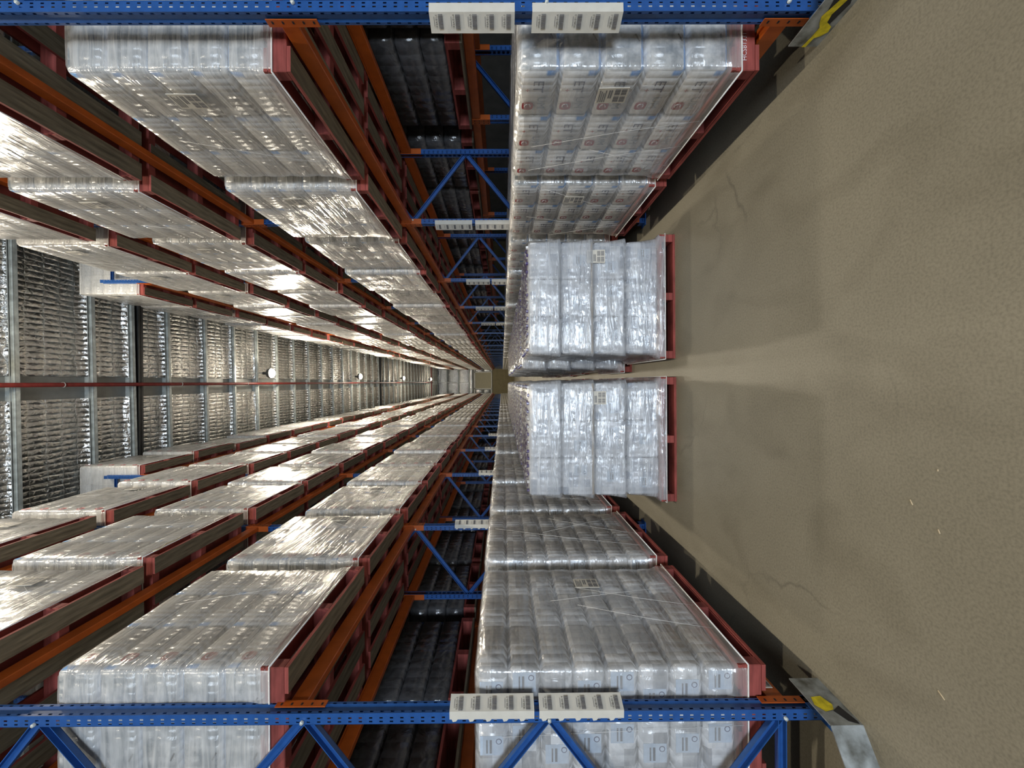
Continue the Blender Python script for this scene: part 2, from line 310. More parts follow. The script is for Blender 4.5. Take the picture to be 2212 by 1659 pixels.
# ------------------------------------------------------------------ geometry helpers
class MB:
    """collects primitives into one mesh"""
    def __init__(s): s.v = []; s.f = []; s.mi = []; s.sm = []
    def add(s, vs, fs, mi=0, smooth=False):
        o = len(s.v); s.v.extend([tuple(p) for p in vs])
        s.f.extend([tuple(i + o for i in q) for q in fs]); s.mi.extend([mi] * len(fs)); s.sm.extend([smooth] * len(fs))
    def box(s, x0, x1, y0, y1, z0, z1, mi=0):
        s.add([(x0, y0, z0), (x1, y0, z0), (x1, y1, z0), (x0, y1, z0), (x0, y0, z1), (x1, y0, z1), (x1, y1, z1), (x0, y1, z1)],
              [(0, 3, 2, 1), (4, 5, 6, 7), (0, 1, 5, 4), (1, 2, 6, 5), (2, 3, 7, 6), (3, 0, 4, 7)], mi)
    def rbox(s, x0, x1, y0, y1, z0, z1, b, mi=0, smooth=True, bv=None):
        """box with chamfered edges; bv: smaller chamfer for the upright edges"""
        vs = []; idx = {}
        bv = b if bv is None else bv
        for a, (xa, sx) in enumerate(((x0, 1), (x1, -1))):
            for c, (ya, sy) in enumerate(((y0, 1), (y1, -1))):
                for d, (za, sz) in enumerate(((z0, 1), (z1, -1))):
                    idx[a, c, d, 'x'] = len(vs); vs.append((xa, ya + sy * bv, za + sz * b))
                    idx[a, c, d, 'y'] = len(vs); vs.append((xa + sx * bv, ya, za + sz * b))
                    idx[a, c, d, 'z'] = len(vs); vs.append((xa + sx * b, ya + sy * b, za))
        fs = []
        def q(*k, flip=False):
            t = [idx[i] for i in k]
            fs.append(tuple(reversed(t)) if flip else tuple(t))
        for a in (0, 1):
            q((a, 0, 0, 'x'), (a, 0, 1, 'x'), (a, 1, 1, 'x'), (a, 1, 0, 'x'), flip=a == 1)
            q((0, a, 0, 'y'), (1, a, 0, 'y'), (1, a, 1, 'y'), (0, a, 1, 'y'), flip=a == 1)
            q((0, 0, a, 'z'), (0, 1, a, 'z'), (1, 1, a, 'z'), (1, 0, a, 'z'), flip=a == 1)
        for i in (0, 1):
            for j in (0, 1):
                fl = (i + j) % 2 == 1
                q((i, j, 0, 'x'), (i, j, 0, 'y'), (i, j, 1, 'y'), (i, j, 1, 'x'), flip=fl)
                q((i, 0, j, 'x'), (i, 1, j, 'x'), (i, 1, j, 'z'), (i, 0, j, 'z'), flip=fl)
                q((0, i, j, 'y'), (0, i, j, 'z'), (1, i, j, 'z'), (1, i, j, 'y'), flip=fl)
                for k in (0, 1):
                    q((i, j, k, 'x'), (i, j, k, 'z'), (i, j, k, 'y'), flip=(i + j + k) % 2 == 1)
        s.add(vs, fs, mi, smooth)
    def quad(s, a, b, c, d, mi=0): s.add([a, b, c, d], [(0, 1, 2, 3)], mi)
    def tube(s, pts, r, n=10, mi=0, cap=True):
        pts = [Vector(p) for p in pts]; rings = []
        for i, p in enumerate(pts):
            d = (pts[min(i + 1, len(pts) - 1)] - pts[max(i - 1, 0)]).normalized()
            a = d.orthogonal().normalized() if abs(d.z) > 0.95 else d.cross(Vector((0, 0, 1))).normalized()
            c = d.cross(a)
            rings.append([p + (a * math.cos(t) + c * math.sin(t)) * r for t in [2 * math.pi * k / n for k in range(n)]])
        vs = [v for rg in rings for v in rg]; fs = []
        for i in range(len(pts) - 1):
            for k in range(n):
                fs.append((i * n + k, i * n + (k + 1) % n, (i + 1) * n + (k + 1) % n, (i + 1) * n + k))
        if cap:
            fs.append(tuple(range(n))[::-1]); fs.append(tuple((len(pts) - 1) * n + k for k in range(n)))
        s.add(vs, fs, mi, True)
    def lathe(s, prof, n=24, mi=0, c=(0, 0, 0)):
        vs = []; fs = []
        for r, z in prof:
            for k in range(n):
                t = 2 * math.pi * k / n
                vs.append((c[0] + r * math.cos(t), c[1] + r * math.sin(t), c[2] + z))
        for i in range(len(prof) - 1):
            for k in range(n):
                fs.append((i * n + k, i * n + (k + 1) % n, (i + 1) * n + (k + 1) % n, (i + 1) * n + k))
        s.add(vs, fs, mi, True)
    def mesh(s, name, mats):
        me = bpy.data.meshes.new(name)
        me.from_pydata(s.v, [], s.f)
        for mt in (mats if isinstance(mats, (list, tuple)) else [mats]): me.materials.append(M[mt])
        me.polygons.foreach_set('material_index', s.mi)
        me.polygons.foreach_set('use_smooth', s.sm)
        me.update()
        return me

def put(name, me, parent=None, loc=(0, 0, 0), rot=(0, 0, 0), scale=(1, 1, 1)):
    o = bpy.data.objects.new(name, me)
    COL.objects.link(o)
    o.location = loc; o.rotation_euler = rot; o.scale = scale
    if parent is not None: o.parent = parent
    return o
def empty(name, loc=(0, 0, 0), rot=(0, 0, 0), scale=(1, 1, 1)):
    o = put(name, None, None, loc, rot, scale); o.empty_display_size = 0.2
    return o
def tag(o, label=None, cat=None, group=None, kind=None):
    if label: o['label'] = label
    if cat: o['category'] = cat
    if group: o['group'] = group
    if kind: o['kind'] = kind
    return o
_cache = {}
def cached(key, fn):
    if key not in _cache: _cache[key] = fn()
    return _cache[key]
def text_mesh(txt, size, mat):
    """flat lettering as a mesh in the XZ plane, facing -Y, centred"""
    def mk():
        cu = bpy.data.curves.new('lettering', 'FONT')
        cu.body = txt; cu.size = size; cu.align_x = 'CENTER'; cu.align_y = 'CENTER'; cu.resolution_u = 2
        ob = bpy.data.objects.new('lettering', cu); COL.objects.link(ob)
        dg = bpy.context.evaluated_depsgraph_get()
        me = bpy.data.meshes.new_from_object(ob.evaluated_get(dg))
        bpy.data.objects.remove(ob); bpy.data.curves.remove(cu)
        me.transform(Matrix.Rotation(math.radians(90), 4, 'X'))
        me.materials.clear(); me.materials.append(M[mat])
        return me
    return cached(('txt', txt, size, mat), mk)

# lettering is evaluated first, while the scene is still almost empty
for s_ in ('1F3A', '1F3B', '1E3A', '1E3B'):
    for n_ in range(1, 6): text_mesh('%s-01-%d' % (s_, n_), 0.0135, 'black')
text_mesh('ET', 0.085, 'navy_print'); text_mesh('UM', 0.07, 'pale_print'); text_mesh('C', 0.045, 'white_print')
text_mesh('+', 0.05, 'red_print'); text_mesh('HCSB1331', 0.034, 'white_print')
text_mesh('m', 0.022, 'navy_print')

# ------------------------------------------------------------------ main dimensions (metres)
PITCH = 2.67
POST_W, POST_D, FRAME_D = 0.076, 0.055, 0.843
Y1 = {1: 1.995, -1: 2.047}                     # near face of the first upright frame, right / left rack
XF = {1: 1.795, -1: 1.640}                     # aisle face of the racks
BX = {1: 2.97, -1: 2.79}                       # rear face of the racks standing behind
NB = 20
BAY_N = 10                                     # bays built piece by piece
LEVELS = [0.265, 2.735, 4.51, 6.13, 8.09]     # tops of the beams
FRAME_H = 8.75
PAL, OVER = 1.165, 0.163
SIDE = {1: 'top', -1: 'bottom'}
END_Y = 58.0
ROOF_Z, SLOPE = 10.42, 0.018

# ------------------------------------------------------------------ setting
b = MB(); b.box(-20, 20, -14, END_Y + 0.3, -0.2, 0)
tag(put('floor', b.mesh('floor', 'floor')), 'olive grey worn concrete floor of the aisle', kind='structure')
b = MB(); b.box(-20, -19.8, -14, END_Y, 0, 11.2)
tag(put('wall_left', b.mesh('wall_left', 'wall')), 'grey side wall far behind the left racks', kind='structure')
b = MB(); b.box(19.8, 20, -14, END_Y, 0, 11.2)
tag(put('wall_right', b.mesh('wall_right', 'wall')), 'grey side wall far behind the right racks', kind='structure')
b = MB()
b.box(-20, -1.9, -14.2, -14, 0, 11.2); b.box(3.1, 20, -14.2, -14, 0, 11.2); b.box(-1.9, 3.1, -14.2, -14, 4.6, 11.2)
tag(put('wall_back', b.mesh('wall_back', 'wall')), 'wall with the dock door behind the photographer', kind='structure')
b = MB(); b.box(-20, 20, -14.2, END_Y + 0.4, 11.15, 11.25)
ceiling = tag(put('ceiling', b.mesh('ceiling', 'wall')), 'foil insulated warehouse roof with galvanised purlins', kind='structure')

def rz(x): return SLOPE * x
purlin_y = [3.6 - 1.33 * k_ for k_ in range(9, 0, -1)] + [3.6, 4.95, 6.2, 7.48, 8.90, 9.86, 10.92, 12.29, 13.59, 14.86]
while purlin_y[-1] + 1.33 < END_Y - 0.6: purlin_y.append(purlin_y[-1] + 1.33)
XE = 9.0
def purlin_mesh():
    b = MB()
    def bar(y0, y1, z0, z1, mi=0):
        n = 2
        b.add([(-XE, y0, z0 + rz(-XE)), (XE, y0, z0 + rz(XE)), (XE, y1, z0 + rz(XE)), (-XE, y1, z0 + rz(-XE)),
               (-XE, y0, z1 + rz(-XE)), (XE, y0, z1 + rz(XE)), (XE, y1, z1 + rz(XE)), (-XE, y1, z1 + rz(-XE))],
              [(0, 3, 2, 1), (4, 5, 6, 7), (0, 1, 5, 4), (1, 2, 6, 5), (2, 3, 7, 6), (3, 0, 4, 7)], mi)
    bar(0.0, 0.075, 0.0, 0.004); bar(0.0, 0.004, 0.0, 0.22); bar(0.071, 0.075, 0.0, 0.02)
    bar(-0.03, 0.0, 0.035, 0.039); bar(-0.045, -0.03, 0.055, 0.06); bar(-0.045, 0.0, 0.216, 0.22)
    return b.mesh('purlin', 'galv')
pm = purlin_mesh()
for y in purlin_y: put('purlin', pm, ceiling, (0, y, ROOF_Z))
def foil_mesh(L):
    """one quilted foil bay between two purlins: sagging sheet that turns down along the far purlin's web"""
    b = MB(); nx = 46
    prof = [(0.02, 0.215), (0.10, 0.20), (0.25 * L, 0.165), (0.5 * L, 0.15), (0.74 * L, 0.165), (0.86 * L, 0.17), (L - 0.115, 0.15), (L - 0.075, 0.10), (L - 0.055, 0.06)]
    for side in ((-XE, -0.30), (0.16, XE)):
        vs = []; fs = []
        n = nx
        for i in range(n + 1):
            x = side[0] + (side[1] - side[0]) * i / n
            for j, (y, z) in enumerate(prof):
                jit = 0 if j in (0, len(prof) - 1) else random.uniform(-0.018, 0.018)
                vs.append((x, y + (0 if j in (0, len(prof) - 1) else random.uniform(-0.012, 0.012)), z + rz(x) + jit))
        k = len(prof)
        for i in range(n):
            for j in range(k - 1):
                fs.append((i * k + j, i * k + j + 1, (i + 1) * k + j + 1, (i + 1) * k + j))
        b.add(vs, fs, 0, True)
    return b.mesh('foil_panel', 'foil')
fm = [foil_mesh(1.33) for _ in range(3)]
for i, y in enumerate(purlin_y[:-1]):
    L = purlin_y[i + 1] - y
    if abs(L - 1.33) < 0.02: put('foil_panel', fm[i % 3], ceiling, (0, y + 0.075, ROOF_Z), (0, 0, 0), (1, (L - 0.075) / 1.33 + 0.03, 1))
    else: put('foil_panel', foil_mesh(L - 0.05), ceiling, (0, y + 0.075, ROOF_Z))
b = MB(); b.box(-0.31, 0.17, -8.5, END_Y, ROOF_Z + 0.19, ROOF_Z + 0.21)
put('roof_strip', b.mesh('roof_strip', 'strip'), ceiling)
for yy, mt in ((9.97, 'rafter'), (29.9, 'rafter'), (51.4, 'pipe')):
    b = MB()
    b.box(-XE, XE, yy, yy + 0.13, ROOF_Z - 0.03, ROOF_Z - 0.015); b.box(-XE, XE, yy + 0.055, yy + 0.07, ROOF_Z - 0.03, ROOF_Z + 0.5)
    put('rafter', b.mesh('rafter', mt), ceiling)
b = MB(); b.tube([(-0.01, -8.5, ROOF_Z - 0.09), (-0.01, 20, ROOF_Z - 0.09), (-0.01, 52, ROOF_Z - 0.09)], 0.042, 12)
sp = put('sprinkler_pipe', b.mesh('sprinkler_pipe', 'pipe'))
tag(sp, 'long dark red sprinkler pipe running under the roof purlins', 'pipe')
def hanger_mesh():
    b = MB()
    b.tube([(0.052 * math.cos(t), 0, 0.052 * math.sin(t)) for t in [2 * math.pi * k / 12 for k in range(13)]], 0.006, 6, cap=False)
    b.box(-0.004, 0.004, -0.004, 0.004, 0.05, 0.28)
    return b.mesh('pipe_hanger', 'galv')
hm = hanger_mesh()
for y in (8.2, 11.2, 14.1, 18.3, 22.3): put('pipe_hanger', hm, sp, (-0.01, y, ROOF_Z - 0.09))

# far end wall: olive concrete dado, foil above with girts, a cream shuttered hatch
wf = empty('wall_far', (0, END_Y, 0)); tag(wf, 'end wall with olive concrete base, silver foil and girts', kind='structure')
b = MB(); b.box(-20, 20, 0, 0.3, 0, 3.05); put('concrete_base', b.mesh('concrete_base', 'dado'), wf)
for (z0, z1) in ((5.75, 6.22), (6.30, 7.70), (7.78, 9.33), (9.41, 11.1)):
    b = MB(); n = 30; vs = []; fs = []
    for i in range(n + 1):
        x = -9 + 18 * i / n
        for j, t in enumerate((0, 0.25, 0.5, 0.75, 1)):
            vs.append((x, 0.02 - (0.06 if 0 < j < 4 else 0) + random.uniform(-.015, .015), z0 + (z1 - z0) * t))
    for i in range(n):
        for j in range(4): fs.append((i * 5 + j, (i + 1) * 5 + j, (i + 1) * 5 + j + 1, i * 5 + j + 1))
    b.add(vs, fs, 0, True); put('foil_panel', b.mesh('wall_foil', 'foil'), wf)
b = MB(); b.box(-20, 20, 0.05, 0.3, 3.05, 11.1); put('wall_sheet', b.mesh('wall_sheet', 'wall'), wf)
for z in (6.22, 7.70, 9.33):
    b = MB(); b.box(-9, 9, -0.12, 0.02, z, z + 0.09); put('girt', b.mesh('girt', 'galv'), wf)
b = MB(); b.box(-0.06, 0.0, -0.06, 0.0, 6.3, 10.6); put('bridging_strut', b.mesh('bridging_strut', 'galv'), wf)
hatch = empty('window_1', (0.22, END_Y - 0.05, 3.15)); tag(hatch, 'cream roller shutter hatch with white frame in the end wall', kind='structure')
b = MB(); b.box(-1.1, 1.1, -0.02, 0.04, 0.0, 2.25); put('shutter', b.mesh('shutter', 'shutter'), hatch)
for k in range(9):
    b = MB(); b.box(-1.1, 1.1, -0.035, -0.02, 0.1 + k * 0.245, 0.1 + k * 0.245 + 0.2); put('shutter_slat', b.mesh('shutter_slat', 'shutter'), hatch)
for (x0, x1, z0, z1) in ((-1.25, -1.1, -0.08, 2.5), (1.1, 1.25, -0.08, 2.5), (-1.9, 1.9, 2.25, 2.45), (-1.9, 1.9, -0.12, 0.0), (-1.9, -1.8, -0.1, 2.4), (1.8, 1.9, -0.1, 2.4)):
    b = MB(); b.box(x0, x1, -0.08, 0.05, z0, z1); put('frame', b.mesh('hatch_frame', 'white_metal'), hatch)
for x0 in (-1.8, 1.25):
    for z0 in (0.0, 1.2):
        b = MB(); b.rbox(x0 + 0.02, x0 + 0.53, -0.06, 0.03, z0 + 0.03, z0 + 1.0, 0.05); put('foil_pad', b.mesh('foil_pad', 'foil'), hatch)

# ------------------------------------------------------------------ high bay lamps
def lamp_meshes():
    b = MB(); b.lathe([(0.0, 0.30), (0.05, 0.30), (0.06, 0.16), (0.15, 0.12), (0.19, 0.03), (0.19, 0.0), (0.165, 0.0)], 24)
    h = b.mesh('lamp_housing', 'housing')
    b = MB(); b.lathe([(0.165, 0.0), (0.15, -0.055), (0.10, -0.095), (0.0, -0.11)], 24)
    g = b.mesh('lamp_lens', 'glow')
    b = MB(); b.tube([(0, 0, 0.30), (0, 0, ROOF_Z + SLOPE * LAMP_X - LAMP_Z + 0.002)], 0.012, 8)
    r = b.mesh('lamp_rod', 'galv')
    return h, g, r
lh, lg, lr = lamp_meshes()
ordw = ['behind the photographer', 'above the photographer', 'above the nearest uprights, out of frame', 'nearest in the picture, the largest glow', 'second brightest along the roof', 'third along the roof', 'farthest, beside the end wall']
for i, y in enumerate(LAMPS_Y):
    y = min(purlin_y, key=lambda p: abs(p - y)) + 0.035        # each lamp hangs from a purlin
    t = empty('high_bay_light', (LAMP_X, y, LAMP_Z))
    tag(t, 'round warm high bay lamp, ' + ordw[i], 'lamp', 'high bay lamps along the roof')
    put('housing', lh, t); put('lens', lg, t); put('rod', lr, t)
    ld = bpy.data.lights.new('high_bay_bulb', 'SPOT'); ld.energy = LAMP_POWER[i]; ld.color = LAMP_COL; ld.shadow_soft_size = 0.15
    ld.spot_size = math.radians(166); ld.spot_blend = 0.7
    lo = bpy.data.objects.new('high_bay_bulb', ld); COL.objects.link(lo); lo.parent = t; lo.location = (0, 0, -0.28)
    ud = bpy.data.lights.new('high_bay_lens_glow', 'POINT'); ud.energy = LAMP_POWER[i] * UPLIGHT; ud.color = LAMP_COL; ud.shadow_soft_size = 0.15
    uo = bpy.data.objects.new('high_bay_lens_glow', ud); COL.objects.link(uo); uo.parent = t; uo.location = (0, 0, -0.28)

# ------------------------------------------------------------------ pallet rack pieces
def post_mesh():
    """perforated C section upright: aisle face in x=0, near flank y=0, far flank y=POST_W"""
    b = MB(); p = 0.0515; n = int(FRAME_H / p)
    def strip(cols, hole_cols, fn, h0=0.34, h1=0.66):
        vs = []; fs = []; nc = len(cols)
        rows = []
        for k in range(n):
            rows += [(k * p, 0), (k * p + p * h0, 1), (k * p + p * h1, 0)]
        rows.append((FRAME_H, 0))
        for z, _ in rows:
            for c in cols: vs.append(fn(c, z))
        for r in range(len(rows) - 1):
            for c in range(nc - 1):
                if rows[r][1] and c in hole_cols: continue
                fs.append((r * nc + c, r * nc + c + 1, (r + 1) * nc + c + 1, (r + 1) * nc + c))
        b.add(vs, fs)
    strip([0, 0.007, 0.015, 0.026, 0.050, 0.061, 0.069, POST_W], (1, 5), lambda c, z: (0 if (c < 0.02 or c > 0.055) else 0.008, c, z), 0.28, 0.62)
    strip([0, 0.020, 0.027, 0.038, 0.045, POST_D], (1, 3), lambda c, z: (c, 0, z))
    strip([0, 0.020, 0.027, 0.038, 0.045, POST_D], (1, 3), lambda c, z: (c, POST_W, z))
    b.box(POST_D - 0.002, POST_D, 0, 0.016, 0, FRAME_H); b.box(POST_D - 0.002, POST_D, POST_W - 0.016, POST_W, 0, FRAME_H)
    return b.mesh('upright_post', 'blue')
POSTM = post_mesh()
b = MB(); b.box(-0.03, 0.10, -0.03, POST_W + 0.03, 0, 0.008); b.box(-0.004, 0.0, -0.01, POST_W + 0.01, 0.008, 0.10)
FOOTM = b.mesh('foot_plate', 'blue')
FN = [0.23, 1.405, 2.63, 3.95, 5.20, 6.50, 7.80]
RN = [0.82, 2.03, 3.29, 4.56, 5.85, 7.15, 8.40]
def channel(p0, p1, name):
    """folded channel brace between two points in the plane of the frame"""
    a = Vector(p0); c = Vector(p1); d = (c - a); L = d.length; d.normalize()
    n = Vector((-d.z, 0, d.x)); w = 0.022
    b = MB()
    def bar(u0, u1, y0, y1):
        q = []
        for yy in (y0, y1):
            for (t, u) in ((0, u0), (L, u0), (L, u1), (0, u1)):
                pt = a + d * t + n * u; q.append((pt.x, yy, pt.z))
        b.add(q, [(0, 1, 2, 3), (7, 6, 5, 4), (0, 4, 5, 1), (1, 5, 6, 2), (2, 6, 7, 3), (3, 7, 4, 0)])
    bar(-w, w, 0.044, 0.047); bar(-w, -w + 0.004, 0.018, 0.047); bar(w - 0.004, w, 0.018, 0.047)
    return b.mesh(name, 'blue')
XI, XO = 0.040, FRAME_D - 0.040
BRACES = []
for i in range(7):
    BRACES.append(channel((XI, 0, FN[i]), (XO, 0, RN[i]), 'brace'))
    if i < 6: BRACES.append(channel((XO, 0, RN[i]), (XI, 0, FN[i + 1]), 'brace'))
BRACES.append(channel((XI, 0, 0.23), (XO, 0, 0.23), 'brace')); BRACES.append(channel((XI, 0, 8.56), (XO, 0, 8.56), 'brace'))
b = MB(); b.lathe([(0.0, 0.012), (0.009, 0.012), (0.010, 0.0)], 6)
BOLT = b.mesh('bolt', 'galv')
BL = PITCH - POST_W - 0.008
def beam_mesh():
    b = MB()
    b.rbox(0.0, 0.048, 0.004, BL - 0.004, -0.09, 0.0, 0.004, smooth=False)
    b.box(0.030, 0.048, 0.004, BL - 0.004, 0.0, 0.012)
    return b.mesh('beam', 'orange')
BEAMM = beam_mesh()
def plate_mesh():
    """end connector: wing across the post flank and slotted wing on the post face (local origin: beam end, y grows away from the post)"""
    b = MB()
    b.box(-0.002, 0.052, -0.004, 0.0, -0.20, 0.055)
    b.box(-0.007, -0.003, -0.040, 0.004, -0.20, 0.055)
    for k in range(5): b.box(-0.0078, -0.0068, -0.030, -0.014, -0.183 + k * 0.0515, -0.174 + k * 0.0515, 1)
    return b.mesh('connector_plate', ['orange', 'dark_hole'])
PLATEM = plate_mesh()
pside = {1: 'the photo top', -1: 'the photo bottom'}

def build_rack(s, x_face, y1, nbays, nb_indiv, levels, label, mirror=False, beams_lv=None, flat_levels=None):
    """s=+1: aisle face looks to -x.  the rack root sits at the foot of the first frame; local x runs away from the aisle"""
    root = empty('pallet_rack', (s * x_face, y1, 0), (0, 0, 0), (s, 1, 1))
    tag(root, label, 'rack')
    for i in range(min(nbays, nb_indiv) + 1):
        y = i * PITCH
        put('upright_post', POSTM, root, (0, y, 0))
        put('upright_post', POSTM, root, (FRAME_D, y, 0), (0, 0, 0), (-1, 1, 1))
        put('foot_plate', FOOTM, root, (0, y, 0)); put('foot_plate', FOOTM, root, (FRAME_D, y, 0), (0, 0, 0), (-1, 1, 1))
        for bm in BRACES: put('brace', bm, root, (0, y, 0))
        if i < 2:
            for z in FN[:5]: put('bolt', BOLT, root, (XI, y - 0.002, z), (math.radians(90), 0, 0), (1, 1, 1))
    for i in range(min(nbays, nb_indiv)):
        y = i * PITCH + POST_W + 0.004
        for li, z in enumerate(levels):
            if li == 4 and i < 2: continue
            for bx, fl in ((0.003, 1), (FRAME_D - 0.003, -1)):
                be = put('beam', BEAMM, root, (bx, y, z), (0, 0, 0), (fl, 1, 1))
                put('connector_plate', PLATEM, be, (0, 0, 0))
                put('connector_plate', PLATEM, be, (0, BL, 0), (0, 0, 0), (1, -1, 1))
    if nbays > nb_indiv:
        b = MB()
        for i in range(nb_indiv + 1, nbays + 1):
            y = i * PITCH
            for x0 in (0, FRAME_D - POST_D): b.box(x0, x0 + POST_D, y, y + POST_W, 0, FRAME_H)
            for k in range(7):
                for (x0, z0, x1, z1) in (((XI, FN[k], XO, RN[k]),) + (((XO, RN[k], XI, FN[k + 1]),) if k < 6 else ())):
                    b.add([(x0, y + .03, z0 - .025), (x1, y + .03, z1 - .025), (x1, y + .03, z1 + .025), (x0, y + .03, z0 + .025),
                           (x0, y + .05, z0 - .025), (x1, y + .05, z1 - .025), (x1, y + .05, z1 + .025), (x0, y + .05, z0 + .025)],
                          [(0, 1, 2, 3), (7, 6, 5, 4), (0, 4, 5, 1), (3, 2, 6, 7)])
        tag(put('far_frames', b.mesh('far_frames', 'blue'), root), kind='stuff')
        b = MB()
        for i in range(nb_indiv, nbays):
            y = i * PITCH + POST_W
            for z in levels:
                b.box(0.003, 0.05, y, y + BL, z - 0.09, z); b.box(FRAME_D - 0.05, FRAME_D - 0.003, y, y + BL, z - 0.09, z)
                for yy in (y, y + BL - 0.004): b.box(-0.006, 0.055, yy, yy + 0.004, z - 0.2, z + 0.055)
        tag(put('far_beams', b.mesh('far_beams', 'orange'), root), kind='stuff')
    return root
for s in (1, -1):
    build_rack(s, XF[s], Y1[s], NB, BAY_N, LEVELS, 'tall blue steel rack with orange beams lining the aisle along ' + pside[s])
BLEV = [0.265, 1.95, 3.66]
for s in (1, -1):
    build_rack(s, BX[s], Y1[s], 7, 7, BLEV, 'shadowed blue and orange rack standing behind the front rack at ' + pside[s])

# ------------------------------------------------------------------ pallets and wrapped loads (local origin: pallet's near aisle-side bottom corner; x away from aisle, y along aisle)
def bearer_mesh():
    b = MB(); b.rbox(0, PAL, 0, 0.07, 0.0, 0.103, 0.004, smooth=False); return b.mesh('bearer', 'red_wood')
BEARER = bearer_mesh()
def board_mesh(w, under):
    b = MB(); b.box(0, w, 0, PAL, 0, 0.020)
    me = b.mesh('board', ['red_wood', 'grey_wood'])
    me.polygons[0].material_index = 1 if under else 0
    if under:
        me.polygons[3].material_index = 0
    return me
BOT_W = board_mesh(0.135, True); BOT_RED = board_mesh(0.135, False); DECK = board_mesh(0.125, False)
BOT_X = (0.0, 0.255, 0.515, 0.775, PAL - 0.135)
DECK_X = tuple(i * (PAL - 0.125) / 6 for i in range(7))
BEAR_Y = (0.0, PAL / 2 - 0.035, PAL - 0.07)
def add_pallet(root, grey=True, deck=True):
    for y in BEAR_Y: put('bearer', BEARER, root, (0, y, 0.020))
    for x in BOT_X: put('bottom_board', BOT_W if grey else BOT_RED, root, (x, 0, 0))
    for x in DECK_X: put('deck_board', DECK, root, (x, 0, 0.123))
PALH = 0.143
def pallet_mesh(grey):
    b = MB()
    for y in BEAR_Y: b.box(0, PAL, y, y + 0.07, 0.020, 0.123)
    for x in BOT_X: b.box(x, x + 0.135, 0, PAL, 0, 0.020, 1 if grey else 0)
    b.box(0, PAL, 0, PAL, 0.123, PALH)
    return b.mesh('pallet', ['red_wood', 'grey_wood'])
PALLET1 = pallet_mesh(True); PALLET1R = pallet_mesh(False)

class Kind: pass
def kind(layers, lh, nx, ny, mat, wrap, bevel, fp=1.130):
    k = Kind(); k.layers, k.lh, k.nx, k.ny, k.mat, k.wrap = layers, lh, nx, ny, mat, wrap
    k.fp = fp; k.off = (PAL - k.fp) / 2
    k.px, k.py = k.fp / nx, k.fp / ny
    b = MB(); b.rbox(-k.px / 2 + .002, k.px / 2 - .002, -k.py / 2 + .002, k.py / 2 - .002, 0.001, lh - .001, bevel, bv=0.008)
    k.pack = b.mesh('pack', mat)
    b = MB()
    for i in range(layers): b.rbox(0, k.fp, 0, k.fp, i * lh + .001, (i + 1) * lh - .001, bevel)
    k.block = b.mesh('load', 'far_load' if wrap != 'wrap_thin' else mat)
    b = MB(); b.rbox(0, k.fp, 0, k.fp, 0.001, lh - .001, bevel)
    k.layer = b.mesh('pack_layer', mat)
    k.wraps = [wrap_mesh(k, i) for i in range(3)]
    return k
